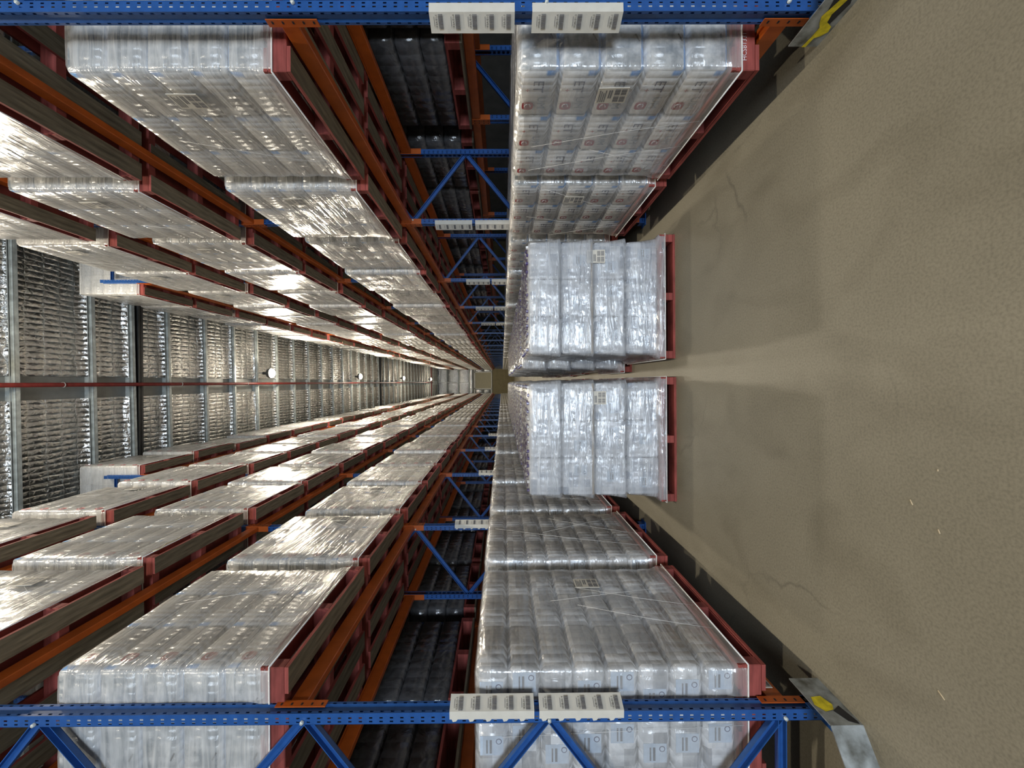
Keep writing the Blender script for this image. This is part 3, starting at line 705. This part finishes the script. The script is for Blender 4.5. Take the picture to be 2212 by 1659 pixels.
def wrap_mesh(k, seed):
    rnd = random.Random(100 * k.layers + seed)
    b = MB(); top = k.layers * k.lh; hw = k.fp / 2
    per = 10
    def ring(z, o, jit):
        pts = []; r = 0.035
        h = hw + o
        for c, (sx, sy) in enumerate(((1, -1), (1, 1), (-1, 1), (-1, -1))):
            cx, cy = sx * (h - r), sy * (h - r)
            a0 = -90 + 90 * c
            for t in (10, 45, 80):
                a = math.radians(a0 + t); pts.append((cx + r * math.cos(a), cy + r * math.sin(a)))
            nx_, ny_ = ((1, 1), (-1, 1), (-1, -1), (1, -1))[c]
            ex, ey = nx_ * (h - r), ny_ * (h - r)
            for t in range(1, per):
                f = t / per
                if c % 2 == 0: q = (sx * h, cy + (ey - cy) * f)
                else: q = (cx + (ex - cx) * f, sy * h)
                d = rnd.uniform(-jit, jit)
                if c % 2 == 0: q = (q[0] + sx * d, q[1])
                else: q = (q[0], q[1] + sy * d)
                pts.append(q)
        return [(x + PAL / 2, y + PAL / 2, z + PALH + (rnd.uniform(-.004, .004) if jit else 0)) for x, y in pts]
    fo = PAL / 2 - hw + 0.005
    rings = [ring(-0.050, fo, 0.0), ring(-0.025, fo, 0.001), ring(0.006, fo, 0.001), ring(0.024, 0.3 * fo + 0.012, 0.003)]
    for i in range(k.layers):
        z0 = i * k.lh
        if k.wrap == 'wrap_white':
            if i: rings.append(ring(z0 + 0.012, 0.034, 0.005))
            rings.append(ring(z0 + 0.05, 0.026, 0.006)); rings.append(ring(z0 + k.lh * 0.5, 0.013, 0.006)); rings.append(ring(z0 + k.lh - 0.04, 0.007, 0.005)); rings.append(ring(z0 + k.lh - 0.004, 0.001, 0.003))
        else:
            rings.append(ring(z0 + k.lh * 0.32, 0.009, 0.004)); rings.append(ring(z0 + k.lh * 0.68, 0.009, 0.004))
            rings.append(ring(z0 + k.lh, 0.004 if i < k.layers - 1 else -0.015, 0.003))
    rings.append(ring(top + 0.008, -0.06, 0.004))
    n = len(rings[0]); vs = [p for r in rings for p in r]; fs = []
    for i in range(len(rings) - 1):
        for j in range(n): fs.append((i * n + j, i * n + (j + 1) % n, (i + 1) * n + (j + 1) % n, (i + 1) * n + j))
    b.add(vs, fs, 0, True)
    # rolled white film edge at the foot of the wrap
    zf = -0.048; e = PAL / 2 + 0.007
    for dz in (0.0,):
        ptz = [(-e, -e), (e, -e), (e, e), (-e, e), (-e, -e)]
        b.tube([(x + PAL / 2, y + PAL / 2, PALH + zf + dz) for x, y in ptz], 0.0042, 6, 1)
    # twisted film strands pulled tight across the sides
    if k.wrap in ('wrap_thin', 'wrap'):
        for q in range(3 if k.wrap == 'wrap_thin' else 1):
            fy = rnd.uniform(0.1, 0.9); ty = min(1, max(0, fy + rnd.choice((-1, 1)) * rnd.uniform(0.15, 0.5)))
            za, zb = -0.03, top * rnd.uniform(0.45, 1.0)
            xx = PAL / 2 - hw - 0.013
            b.tube([(0.0, 0.03 + fy * 1.1, PALH + za), (xx - .002, 0.03 + (fy + (ty - fy) * .4) * 1.1, PALH + za + (zb - za) * .45), (xx - .001, 0.03 + ty * 1.1, PALH + zb)], 0.0010, 5, 1)
        xq = rnd.uniform(0.2, 0.7)
        b.tube([(xq, 0.0, PALH - 0.03), (xq + rnd.uniform(-.1, .1), PAL / 2 - hw - .012, PALH + top * 0.9)], 0.0010, 5, 1)
    return b.mesh('stretch_wrap', [k.wrap, 'wrap_edge'])
K5 = kind(5, 0.214, 4, 3, 'pack', 'wrap', 0.022)
K5R = kind(5, 0.226, 4, 3, 'pack_low', 'wrap_thin', 0.026)
K8 = kind(8, 0.1715, 4, 3, 'pack_clear', 'wrap_thin', 0.024)
K4 = kind(4, 0.308, 3, 4, 'pack_white', 'wrap_white', 0.020, 1.060)

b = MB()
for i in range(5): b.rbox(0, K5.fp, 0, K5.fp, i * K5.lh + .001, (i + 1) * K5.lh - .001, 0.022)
SHADEBLOCK = b.mesh('load', 'shade_load')  # same five-layer load, coloured dark in place of shade

def label_mesh():
    """pallet sticker in the YZ plane facing -x: white sheet, text lines and four code blocks"""
    b = MB()
    b.box(-0.003, 0, -0.062, 0.062, -0.085, 0.085)
    for k in range(4): b.box(-0.0036, -0.0025, -0.05, 0.045 - 0.01 * (k % 3), 0.070 - k * 0.011, 0.0745 - k * 0.011, 1)
    for k in range(2): b.box(-0.0036, -0.0025, -0.02, 0.045, 0.016 - k * 0.012, 0.023 - k * 0.012, 1)
    for (y0, z0) in ((-0.052, -0.040), (0.004, -0.040), (-0.052, -0.076), (0.004, -0.076)):
        for j in range(8): b.box(-0.0036, -0.0025, y0 + j * 0.006, y0 + j * 0.006 + (0.0045 if j % 3 else 0.003), z0, z0 + 0.030, 1)
    return b.mesh('paper_label', ['paper', 'grey_print'])
LABELM = label_mesh()
def logo_mesh():
    b = MB(); n = 14
    vs = [(-0.001, 0, 0)]
    for k in range(n):
        t = 2 * math.pi * k / n
        c, s_ = math.cos(t), math.sin(t)
        r = 0.034 / (abs(c) ** 4 + abs(s_) ** 4) ** 0.25
        vs.append((-0.001, r * c, r * s_))
    b.add(vs, [(0, 1 + k, 1 + (k + 1) % n) for k in range(n)])
    # small pale curl inside
    pts = [(-0.0016, 0.017 * math.cos(t), 0.017 * math.sin(t)) for t in [math.radians(a) for a in range(50, 320, 30)]]
    b.tube(pts, 0.0035, 5, 1)
    return b.mesh('logo', ['red_print', 'white_print'])
LOGO = logo_mesh()
def blackdash():
    b = MB(); b.rbox(-0.022, 0.022, -0.001, 0.0, -0.004, 0.004, 0.0004); return b.mesh('ink_dash', 'black')
DASH = blackdash()

def build_load(root, k, lod, side, logos=0, label_y=None, texts=False, wraps=True, seed=0, grey=True, label_z=0.62):
    if lod == 0:
        add_pallet(root, grey)
        for l in range(k.layers):
            for ix in range(k.nx):
                for iy in range(k.ny):
                    if l < k.layers - 1 and ix > 0 and iy > 0: continue
                    x = k.off + (ix + .5) * k.px; y = k.off + (iy + .5) * k.py
                    p = put('pack', k.pack, root, (x + random.uniform(-.003, .003), y + random.uniform(-.003, .003), PALH + l * k.lh))
                    if ix == 0 and iy < logos:
                        if texts:
                            lo = put('logo', LOGO, p, (-k.px / 2 + .0005, 0.10, k.lh * 0.70))
                            w = put('lettering', text_mesh('ET', 0.085, 'navy_print'), p, (-k.px / 2, -0.06, k.lh * 0.48), (0, math.pi, -math.pi / 2))
                            w = put('lettering', text_mesh('UM', 0.07, 'pale_print'), p, (-k.px / 2, 0.075, k.lh * 0.36), (0, math.pi, -math.pi / 2))
                            w = put('lettering', text_mesh('+', 0.05, 'red_print'), p, (-k.px / 2, -0.03, k.lh * 0.74), (0, math.pi, -math.pi / 2))
                        else:
                            lo = put('logo', LOGO, p, (-k.px / 2 + .0005, -0.085, k.lh * 0.62))
                            w = put('lettering', text_mesh('UM', 0.07, 'pale_print'), p, (-k.px / 2, -0.085, k.lh * 0.32), (0, 0, -math.pi / 2))
                    if iy == 0 and ix < 2 and k is not K8 and logos:
                        put('ink_dash', DASH, p, (0.03, -k.py / 2 + .0005, k.lh * 0.18), (0, -0.5, 0))
                    if iy == 0 and k is K8 and ix < 3:
                        b_ = cached('k8lab', lambda: k8_label())
                        put('bottle_label', b_, p, (-0.02 + 0.05 * ((l * 7 + ix * 3) % 3 - 1), -k.py / 2 + .001, k.lh * 0.5))
    elif lod == 1:
        for y in BEAR_Y: put('bearer', BEARER, root, (0, y, 0.020))
        for x in BOT_X: put('bottom_board', BOT_W if grey else BOT_RED, root, (x, 0, 0))
        put('deck_board', cached('deck1', lambda: deck_one()), root, (0, 0, 0.123))
        for l in range(k.layers): put('pack_layer', k.layer, root, (k.off + random.uniform(-.004, .004), k.off + random.uniform(-.004, .004), PALH + l * k.lh))
        if logos:
            for l in range(k.layers): put('logo', LOGO, root, (k.off - .0125 if k.wrap == 'wrap_thin' else k.off - .011, 0.10, PALH + (l + .6) * k.lh))
    else:
        put('pallet', PALLET1 if grey else PALLET1R, root)
        put('load', k.block, root, (k.off, k.off, PALH))
    if wraps: put('stretch_wrap', k.wraps[seed % 3], root)
    if label_y is not None:
        put('paper_label', LABELM, root, (k.off - 0.024, label_y, PALH + label_z), (math.radians(random.uniform(-4, 4)), 0, 0), (1, -side, 1))
def deck_one():
    b = MB(); b.box(0, PAL, 0, PAL, 0, 0.02); return b.mesh('deck', 'red_wood')
def k8_label():
    b = MB(); b.box(-0.05, 0.05, -0.001, 0.0005, -0.06, 0.062)
    b.box(-0.03, 0.04, -0.0016, 0, -0.0, 0.012, 1); b.box(-0.03, 0.04, -0.0016, 0, 0.022, 0.03, 1)
    b.lathe([(0.0, 0.0), (0.0, 0.0)], 4, 1)
    n = 12
    b.add([(-0.022 + 0.016 * math.cos(2 * math.pi * i / n), -0.0016, -0.036 + 0.016 * math.sin(2 * math.pi * i / n)) for i in range(n)], [tuple(range(n))[::-1]], 2)
    b.add([(-0.022 + 0.011 * math.cos(2 * math.pi * i / n), -0.0020, -0.036 + 0.011 * math.sin(2 * math.pi * i / n)) for i in range(n)], [tuple(range(n))[::-1]], 0)
    return b.mesh('bottle_label', ['pale_label', 'grey_print', 'navy_print'])
M['pale_label'] = paint('pale_blue_label', (0.52, 0.60, 0.70), 0.35, 0, 0.15, 20, 0)

ordn = ['first', 'second', 'third', 'fourth', 'fifth', 'sixth', 'seventh', 'eighth', 'ninth', 'tenth', 'eleventh', 'twelfth']
levn = ['lowest', 'second', 'third', 'fourth', 'top']
def load_name(s, bay, lv, j):
    kindw = 'eight-layer wrapped pallet' if (s == -1 and lv == 0) else 'five-layer wrapped pallet'
    return '%s, %s shelf level, %s bay, %s slot, rack at %s' % (kindw, levn[lv], ordn[bay], ('nearer', 'farther')[j], pside[s])
J0 = {1: (0.09, 0.09 + PAL + 0.085), -1: (0.012, 0.012 + PAL + 0.13)}
first_load = {}
for s in (1, -1):
    for bay in range(BAY_N):
        for lv, z in enumerate(LEVELS):
            if lv == 4 and bay < 2: continue
            for j in (0, 1):
                if lv == 3 and bay == 0 and j == 0: continue
                k = K8 if (s == -1 and lv == 0) else (K5R if (s == 1 and lv == 0) else K5)
                lod = 0 if bay < 2 else (1 if bay < 5 else 2)
                if lod == 0 and (lv >= 3): lod = 1
                rnd = random.Random(s * 1000 + bay * 50 + lv * 7 + j)
                xo = -OVER + rnd.uniform(-0.02, 0.012) - (0.03 if j else 0)
                yo = POST_W + J0[s][j] + rnd.uniform(-0.02, 0.02)
                root = empty('wrapped_pallet', (s * (XF[s] + xo), Y1[s] + bay * PITCH + yo, z), (0, 0, 0), (s, 1, 1))
                tag(root, load_name(s, bay, lv, j), 'pallet', 'wrapped pallets in the rack along ' + pside[s])
                lg = 0
                if k is not K8: lg = 3 if (s == 1 and lv == 0) else (1 if s == -1 else 0)
                ly = None
                if lod < 2 and bay < 4:
                    if s == 1: ly = 0.20 + rnd.uniform(-.03, .05)
                    elif (bay + j + lv) % 2 == 0: ly = 0.90 + rnd.uniform(-.05, .1)
                build_load(root, k, lod, s, lg if lod < 2 else 0, ly, texts=(s == 1 and lv == 0), wraps=lod < 2, seed=bay + lv + j, grey=(lv > 0 or rnd.random() < 0.4),
                           label_z=k.layers * k.lh * (0.52 if s == 1 else 0.45))
                first_load[s, bay, lv, j] = root
# racks behind: wrapped pallets on the beam seen under the front rack and unseen above
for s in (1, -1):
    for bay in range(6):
        for lv in (1, 2):  # upper shelf is out of view, added to block light from above
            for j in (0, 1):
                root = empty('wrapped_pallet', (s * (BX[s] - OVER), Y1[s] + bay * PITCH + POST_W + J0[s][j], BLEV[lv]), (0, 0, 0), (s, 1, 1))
                tag(root, 'shade-darkened wrapped pallet behind rack at %s, %s bay, %s slot, %s shelf' % (pside[s], ordn[bay], ('nearer', 'farther')[j], ('', 'lower', 'unseen upper')[lv]), 'pallet', 'shadowed pallets in the rear racks')
                put('pallet', PALLET1, root); put('load', SHADEBLOCK, root, (K5.off, K5.off, PALH))
# the bays too far to tell apart
b = MB()
for s in (1, -1):
    for bay in range(BAY_N, NB):
        for lv, z in enumerate(LEVELS):
            k = K8 if (s == -1 and lv == 0) else (K5R if (s == 1 and lv == 0) else K5)
            for j in (0, 1):
                x0 = s * (XF[s] - OVER); x1 = s * (XF[s] - OVER + PAL); xa, xb = min(x0, x1), max(x0, x1)
                y = Y1[s] + bay * PITCH + POST_W + J0[s][j]
                b.box(xa, xb, y, y + PAL, z, z + 0.02, 2); b.box(xa, xb, y, y + PAL, z + 0.123, z + PALH, 1)
                for yy in BEAR_Y: b.box(xa, xb, y + yy, y + yy + 0.07, z + 0.02, z + 0.123, 1)
                for l in range(k.layers): b.rbox(xa + .017, xb - .017, y + .017, y + PAL - .017, z + PALH + l * k.lh + .002, z + PALH + (l + 1) * k.lh - .002, 0.03)
tag(put('distant_wrapped_pallets', b.mesh('distant_wrapped_pallets', ['far_load', 'red_wood', 'grey_wood'])),
    'wrapped pallets dwindling toward the end wall in both racks', 'pallets', kind='stuff')

# ------------------------------------------------------------------ pallets standing on the floor in the aisle
def caps_mesh():
    b = MB(); n = 14
    for i in range(n):
        for j in range(n):
            x = (i + .5) * K4.fp / n + random.uniform(-.006, .006); y = (j + .5) * K4.fp / n + random.uniform(-.006, .006)
            r = 0.017; h = 0.020 + random.uniform(-.004, .004)
            vs = [(x + r * math.cos(a), y + r * math.sin(a), 0) for a in [k * math.pi / 3 for k in range(6)]] + [(x + r * .9 * math.cos(a), y + r * .9 * math.sin(a), h) for a in [k * math.pi / 3 for k in range(6)]]
            b.add(vs, [(q, (q + 1) % 6, 6 + (q + 1) % 6, 6 + q) for q in range(6)] + [tuple(range(6, 12))], 0 if random.random() < 0.72 else 1, False)
    return b.mesh('bottle_caps', ['purple_cap', 'pack_clear'])
CAPS = caps_mesh()
def film_top():
    b = MB(); n = 16; vs = []; fs = []
    for i in range(n + 1):
        for j in range(n + 1): vs.append((i * K4.fp / n, j * K4.fp / n, 0.024 + random.uniform(-.008, .010) if 0 < i < n and 0 < j < n else 0.0))
    for i in range(n):
        for j in range(n): fs.append((i * (n + 1) + j, (i + 1) * (n + 1) + j, (i + 1) * (n + 1) + j + 1, i * (n + 1) + j + 1))
    b.add(vs, fs, 0, True)
    return b.mesh('top_film', 'top_film')
TOPF = film_top()
b = MB(); b.rbox(-K4.px / 2 + .001, K4.px / 2 - .001, -K4.py / 2 - .004, K4.py / 2 - .001, 0.002, 0.022, 0.003)
TRAYM = b.mesh('cardboard_tray', 'tray')
def k4_seam():
    b = MB()
    b.add([(-0.003, -0.0015, 0.02), (0.003, -0.0015, 0.02), (0.010, -0.0015, 0.11), (0.0, -0.0015, 0.17), (-0.010, -0.0015, 0.11)], [(0, 1, 2, 3, 4)])
    return b.mesh('film_seam', 'grey_print')
SEAM = k4_seam()
fl_y0 = 3.865
rows = {1: [(0.213, 0.0), (0.115, 1.30), (0.16, 2.56), (0.14, 3.82), (0.12, 5.08), (0.15, 6.34), (0.13, 7.60), (0.14, 8.86), (0.15, 10.1)],
        -1: [(-1.128, 0.0), (-1.13, 1.28), (-1.14, 2.54), (-1.12, 3.8), (-1.15, 5.06), (-1.13, 6.32), (-1.12, 7.58), (-1.14, 8.84), (-1.13, 10.1), (-1.14, 11.4)]}
fname = {1: 'nearer the photo top', -1: 'nearer the photo bottom'}
for s in (1, -1):
    for i, (x, dy) in enumerate(rows[s]):
        root = empty('wrapped_pallet', (x, fl_y0 + dy + (0.0 if s == 1 else -0.015), 0))
        rt = 'front' if i == 0 else ordn[i]
        tag(root, 'wrapped bottle pallet on the floor, %s in the row %s' % (rt, fname[s]), 'pallet', 'wrapped pallets standing on the aisle floor')
        # bearers along the aisle: the pallet parts are turned by swapping x and y through a quarter turn
        R = (0, 0, math.pi / 2)
        def turned(nm, me, px, py, pz): return put(nm, me, root, (PAL - py, px, pz), R)
        if i < 2:
            for y in BEAR_Y: turned('bearer', BEARER, 0, y, 0.020)
            for xx in BOT_X: turned('bottom_board', BOT_RED, xx, 0, 0)
            for xx in DECK_X: turned('deck_board', DECK, xx, 0, 0.123)
        else: turned('pallet', PALLET1R, 0, 0, 0)
        k = K4
        for l in range(k.layers):
            if i < 2:
                for ix in range(k.nx):
                    for iy in range(k.ny):
                        edge = iy == 0 or (ix == (0 if s == 1 else k.nx - 1)) or (i == 0 and ix in (0, k.nx - 1))
                        if not edge and l < k.layers - 1: continue
                        p = put('pack', k.pack, root, (k.off + (ix + .5) * k.px + random.uniform(-.003, .003), k.off + (iy + .5) * k.py + random.uniform(-.006, .0), PALH + l * k.lh))
                        if iy == 0 and i == 0:
                            if l == 2: put('cardboard_tray', TRAYM, p)
                            if l in (0, 1, 2):
                                put('bottle_label', cached('k8lab', lambda: k8_label()), p, (0.06 * ((ix + l) % 3 - 1), -k.py / 2 + .001, 0.13))
                                put('film_seam', SEAM, p, (k.px / 2 - 0.004, -k.py / 2 + .001, 0.0))
            else: put('pack_layer', k.layer, root, (k.off, k.off, PALH + l * k.lh))
        tag(put('bottle_caps', CAPS, root, (k.off, k.off, PALH + k.layers * k.lh - .002), (0, 0, 0)), kind='stuff')
        put('top_film', TOPF, root, (k.off, k.off, PALH + k.layers * k.lh))
        put('stretch_wrap', k.wraps[(i + (s > 0)) % 3], root)
        if i == 0:
            lx = 1.183 - x if s == 1 else -0.155 - x
            put('paper_label', LABELM, root, (lx, k.off - 0.020, 0.735), (0, 0.05, math.pi / 2), (1, 1, 1))

# ------------------------------------------------------------------ location label sheets on the uprights
def sheet(s, code, z1, h, i_frame, with_text):
    y = Y1[s] + i_frame * PITCH
    root = empty('location_label_sheet', (s * XF[s], y, z1), (0, 0, 0), (s, 1, 1))
    w0 = 0.036 if s == 1 else 0.030
    a = (w0, -0.006); c = (-0.010, -0.008); d = (-0.046, 0.072 if s == 1 else 0.062)
    b = MB()
    n = 10; vs = []; fs = []; rr = random.Random(i_frame * 7 + s + int(z1 * 100))
    for k in range(n + 1):
        z = -h * k / n
        wob = 0.0012 * math.sin(k * 1.9 + s) + rr.uniform(-.0006, .0006)
        for (px, py) in (a, c, d): vs.append((px, py, z)) if (px, py) != d else vs.append((px + wob, py + wob, z))
    for k in range(n):
        for q in (0, 1): fs.append((k * 3 + q, k * 3 + 3 + q, k * 3 + 4 + q, k * 3 + 1 + q))
    b.add(vs, fs, 0, False)
    vs2 = [(p[0] + 0.001, p[1] + 0.0015, p[2]) for p in vs]; b.add(vs2, [tuple(reversed(f)) for f in fs], 0, False)
    if s == -1:
        for q in range(5):
            zt = -h * (q + 0.12) / 5
            b.add([(a[0], a[1], zt), (a[0], a[1], zt - 0.030), (a[0] + 0.010, a[1], zt - 0.022), (a[0] + 0.013, a[1], zt - 0.006)], [(0, 1, 2, 3)], 0)
    put('paper_sheet', b.mesh('paper_sheet', 'paper'), root)
    # the slanted half carries the print
    ang = math.atan2(d[1] - c[1], -(d[0] - c[0]))          # turn of the slanted half away from facing the camera
    cx, cy = (a[0] + d[0]) / 2, (c[1] + 0.0)
    for q in range(5):
        z = -h * (q + 0.5) / 5
        # print block centred on the fold, lying just proud of the sheet
        mx_, my_ = c[0] + (d[0] - c[0]) * 0.42, c[1] + (d[1] - c[1]) * 0.42
        rot = (0, 0, -(math.pi / 2 - 0) + (math.pi / 2 - ang)) if False else (0, 0, -ang)
        nx_, ny_ = -math.sin(ang), -math.cos(ang)
        lx, ly = mx_ + nx_ * 0.004, my_ + ny_ * 0.004
        bc = cached(('bc', q), lambda: barcode(q))
        put('barcode', bc, root, (lx, ly, z - 0.012), rot)
        if with_text:
            t = put('lettering', text_mesh('%s-01-%d' % (code, 5 - q), 0.0135, 'black'), root, (lx, ly, z + 0.0075), rot, (s, 1, 1))
    return root
def barcode(q):
    b = MB(); r = random.Random(q); x = -0.030
    while x < 0.030:
        w = r.choice((0.0012, 0.002, 0.003)); b.box(x, min(x + w, 0.030), -0.0006, 0, -0.011, 0.011); x += w + r.choice((0.001, 0.0016))
    b.box(-0.020, 0.020, -0.0006, 0, 0.030, 0.0325)
    return b.mesh('barcode', 'grey_print')
codes = {1: ('1F3A', '1F3B'), -1: ('1E3A', '1E3B')}
for s in (1, -1):
    for fi in range(5):
        for q, (z1, h) in enumerate((((1.975, 0.415), (1.475, 0.44)) if s == 1 else ((1.90, 0.42), (1.455, 0.42)))):
            if fi > 0: z1, h = (2.38 - 0.455 * q if s == 1 else 2.18 - 0.455 * q) - (0.12 if fi > 1 else 0), 0.42
            o = sheet(s, codes[s][q], z1, h, fi, fi == 0)
            tag(o, 'white sheet of five %s on the %s upright along %s, %s' % ('codes ' + codes[s][q] if fi == 0 else 'barcodes', ordn[fi], pside[s], ('upper sheet', 'lower sheet')[q]), 'sign', 'location label sheets on the uprights')

# ------------------------------------------------------------------ folded steel rack guards
def guard(s, pts, h, lean, label):
    root = empty('rack_guard', (s * pts[0][0], pts[0][1], 0), (0, 0, 0), (s, 1, 1))
    tag(root, label, 'guard', 'rack guards on the floor')
    o = pts[0]; P = [(p[0] - o[0], p[1] - o[1]) for p in pts]; t = 0.006
    b = MB()
    for i in range(len(P) - 1):
        (x0, y0), (x1, y1) = P[i], P[i + 1]
        d = Vector((x1 - x0, y1 - y0)).normalized(); n = Vector((-d.y, d.x))
        if n.x > 0: n = -n
        q = [(x0, y0, 0), (x1, y1, 0), (x1 - n.x * lean, y1 - n.y * lean, h), (x0 - n.x * lean, y0 - n.y * lean, h)]
        q2 = [(p[0] - n.x * t, p[1] - n.y * t, p[2]) for p in q]
        b.add(q + q2, [(0, 1, 2, 3), (7, 6, 5, 4), (0, 4, 5, 1), (1, 5, 6, 2), (2, 6, 7, 3), (3, 7, 4, 0)])
    put('plate', b.mesh('guard_plate', 'guard'), root)
    return root, P
def decal(root, P, poly, mat, seg, name, off=0.0015):
    """flat sticker on guard face: poly in (fraction along segment, height)"""
    (x0, y0), (x1, y1) = P[seg], P[seg + 1]
    d = Vector((x1 - x0, y1 - y0)).normalized(); n = Vector((-d.y, d.x))
    if n.x > 0: n = -n
    vs = [(x0 + (x1 - x0) * f + n.x * off, y0 + (y1 - y0) * f + n.y * off, z) for f, z in poly]
    b = MB(); k = len(vs)
    b.add(vs + [(p[0] - n.x * .001, p[1] - n.y * .001, p[2]) for p in vs], [tuple(range(k)), tuple(range(2 * k - 1, k - 1, -1))])
    put(name, b.mesh(name, mat), root)
g, P = guard(-1, [(1.548, 2.135), (1.566, 1.862), (1.80, 1.70), (2.6, 1.70)], 0.148, 0.0, 'scuffed galvanised guard with a yellow patch at the rack foot, photo bottom')
decal(g, P, [(0.62, 0.030), (0.93, 0.010), (0.98, 0.012), (0.92, 0.05), (0.72, 0.075)], 'black', 0, 'black_tape')
decal(g, P, [(0.42, 0.075), (0.60, 0.055), (0.70, 0.070), (0.74, 0.115), (0.60, 0.140), (0.44, 0.125)], 'yellow', 0, 'yellow_tape', 0.0025)
g, P = guard(1, [(1.718, 2.115), (1.735, 1.83), (1.97, 1.67), (2.6, 1.67)], 0.148, 0.0, 'scuffed galvanised guard with torn yellow tape at the rack foot, photo top')
decal(g, P, [(0.45, 0.035), (0.80, 0.02), (1.0, 0.05), (1.0, 0.12), (0.72, 0.10), (0.50, 0.08)], 'black', 0, 'black_tape')
decal(g, P, [(0.0, 0.060), (0.18, 0.055), (0.22, 0.030), (0.30, 0.010), (0.40, 0.018), (0.48, 0.055), (0.62, 0.065), (0.92, 0.045), (0.96, 0.075), (0.58, 0.105), (0.46, 0.088), (0.38, 0.070), (0.20, 0.072), (0.0, 0.080)], 'yellow', 0, 'yellow_tape', 0.0025)

# ------------------------------------------------------------------ small things
# stencil on the lowest near pallet, top of the photo
pr = first_load[1, 0, 0, 0]
put('lettering', text_mesh('HCSB1331', 0.034, 'white_print'), pr, (0.125, -0.0015, 0.078), (0, 0, 0), (1, 1, 1))
# beam code sticker on the lowest front beam, bottom of the photo
st = put('beam_label', LABELM, None, (-(XF[-1] - 0.001), Y1[-1] + POST_W + 0.16, LEVELS[0] - 0.045), (math.radians(90), 0, math.pi), (1, 0.35, 1.1))
tag(st, 'small white barcode strip stuck on the lowest orange beam, photo bottom', 'sticker')
# loose pale strap hanging from a third-level pallet
pr = first_load[-1, 0, 2, 1]
b = MB(); b.tube([(-0.012, 0.10, 0.10), (-0.02, 0.14, 0.07), (-0.03, 0.22, 0.085), (-0.03, 0.30, 0.065), (-0.03, 0.38, 0.085)], 0.004, 6)
so = put('loose_strap', b.mesh('loose_strap', 'string'), pr)
# splinters on the floor
for i, (ix, iy, ln, an) in enumerate(((1972, 1091, 0.022, 0.5), (2032, 1155, 0.016, 0.4), (2035, 1510, 0.03, 0.9), (2030, 1022, 0.008, 0))):
    Z = EYE * F_PX / (ix - 1084.5); X = (825 - iy) * Z / F_PX
    b = MB(); b.rbox(-ln / 2, ln / 2, -0.002, 0.002, 0, 0.003, 0.0006)
    tag(put('wood_splinter', b.mesh('wood_splinter', 'chip'), None, (X, Z, 0.0), (0, 0, an)), 'tiny pale wood splinter lying on the floor, %s' % ('between the aisle centre and photo bottom', 'right of the first splinter', 'lowest in the photo', 'smallest and highest in the photo')[i], 'splinter', 'splinters on the floor')
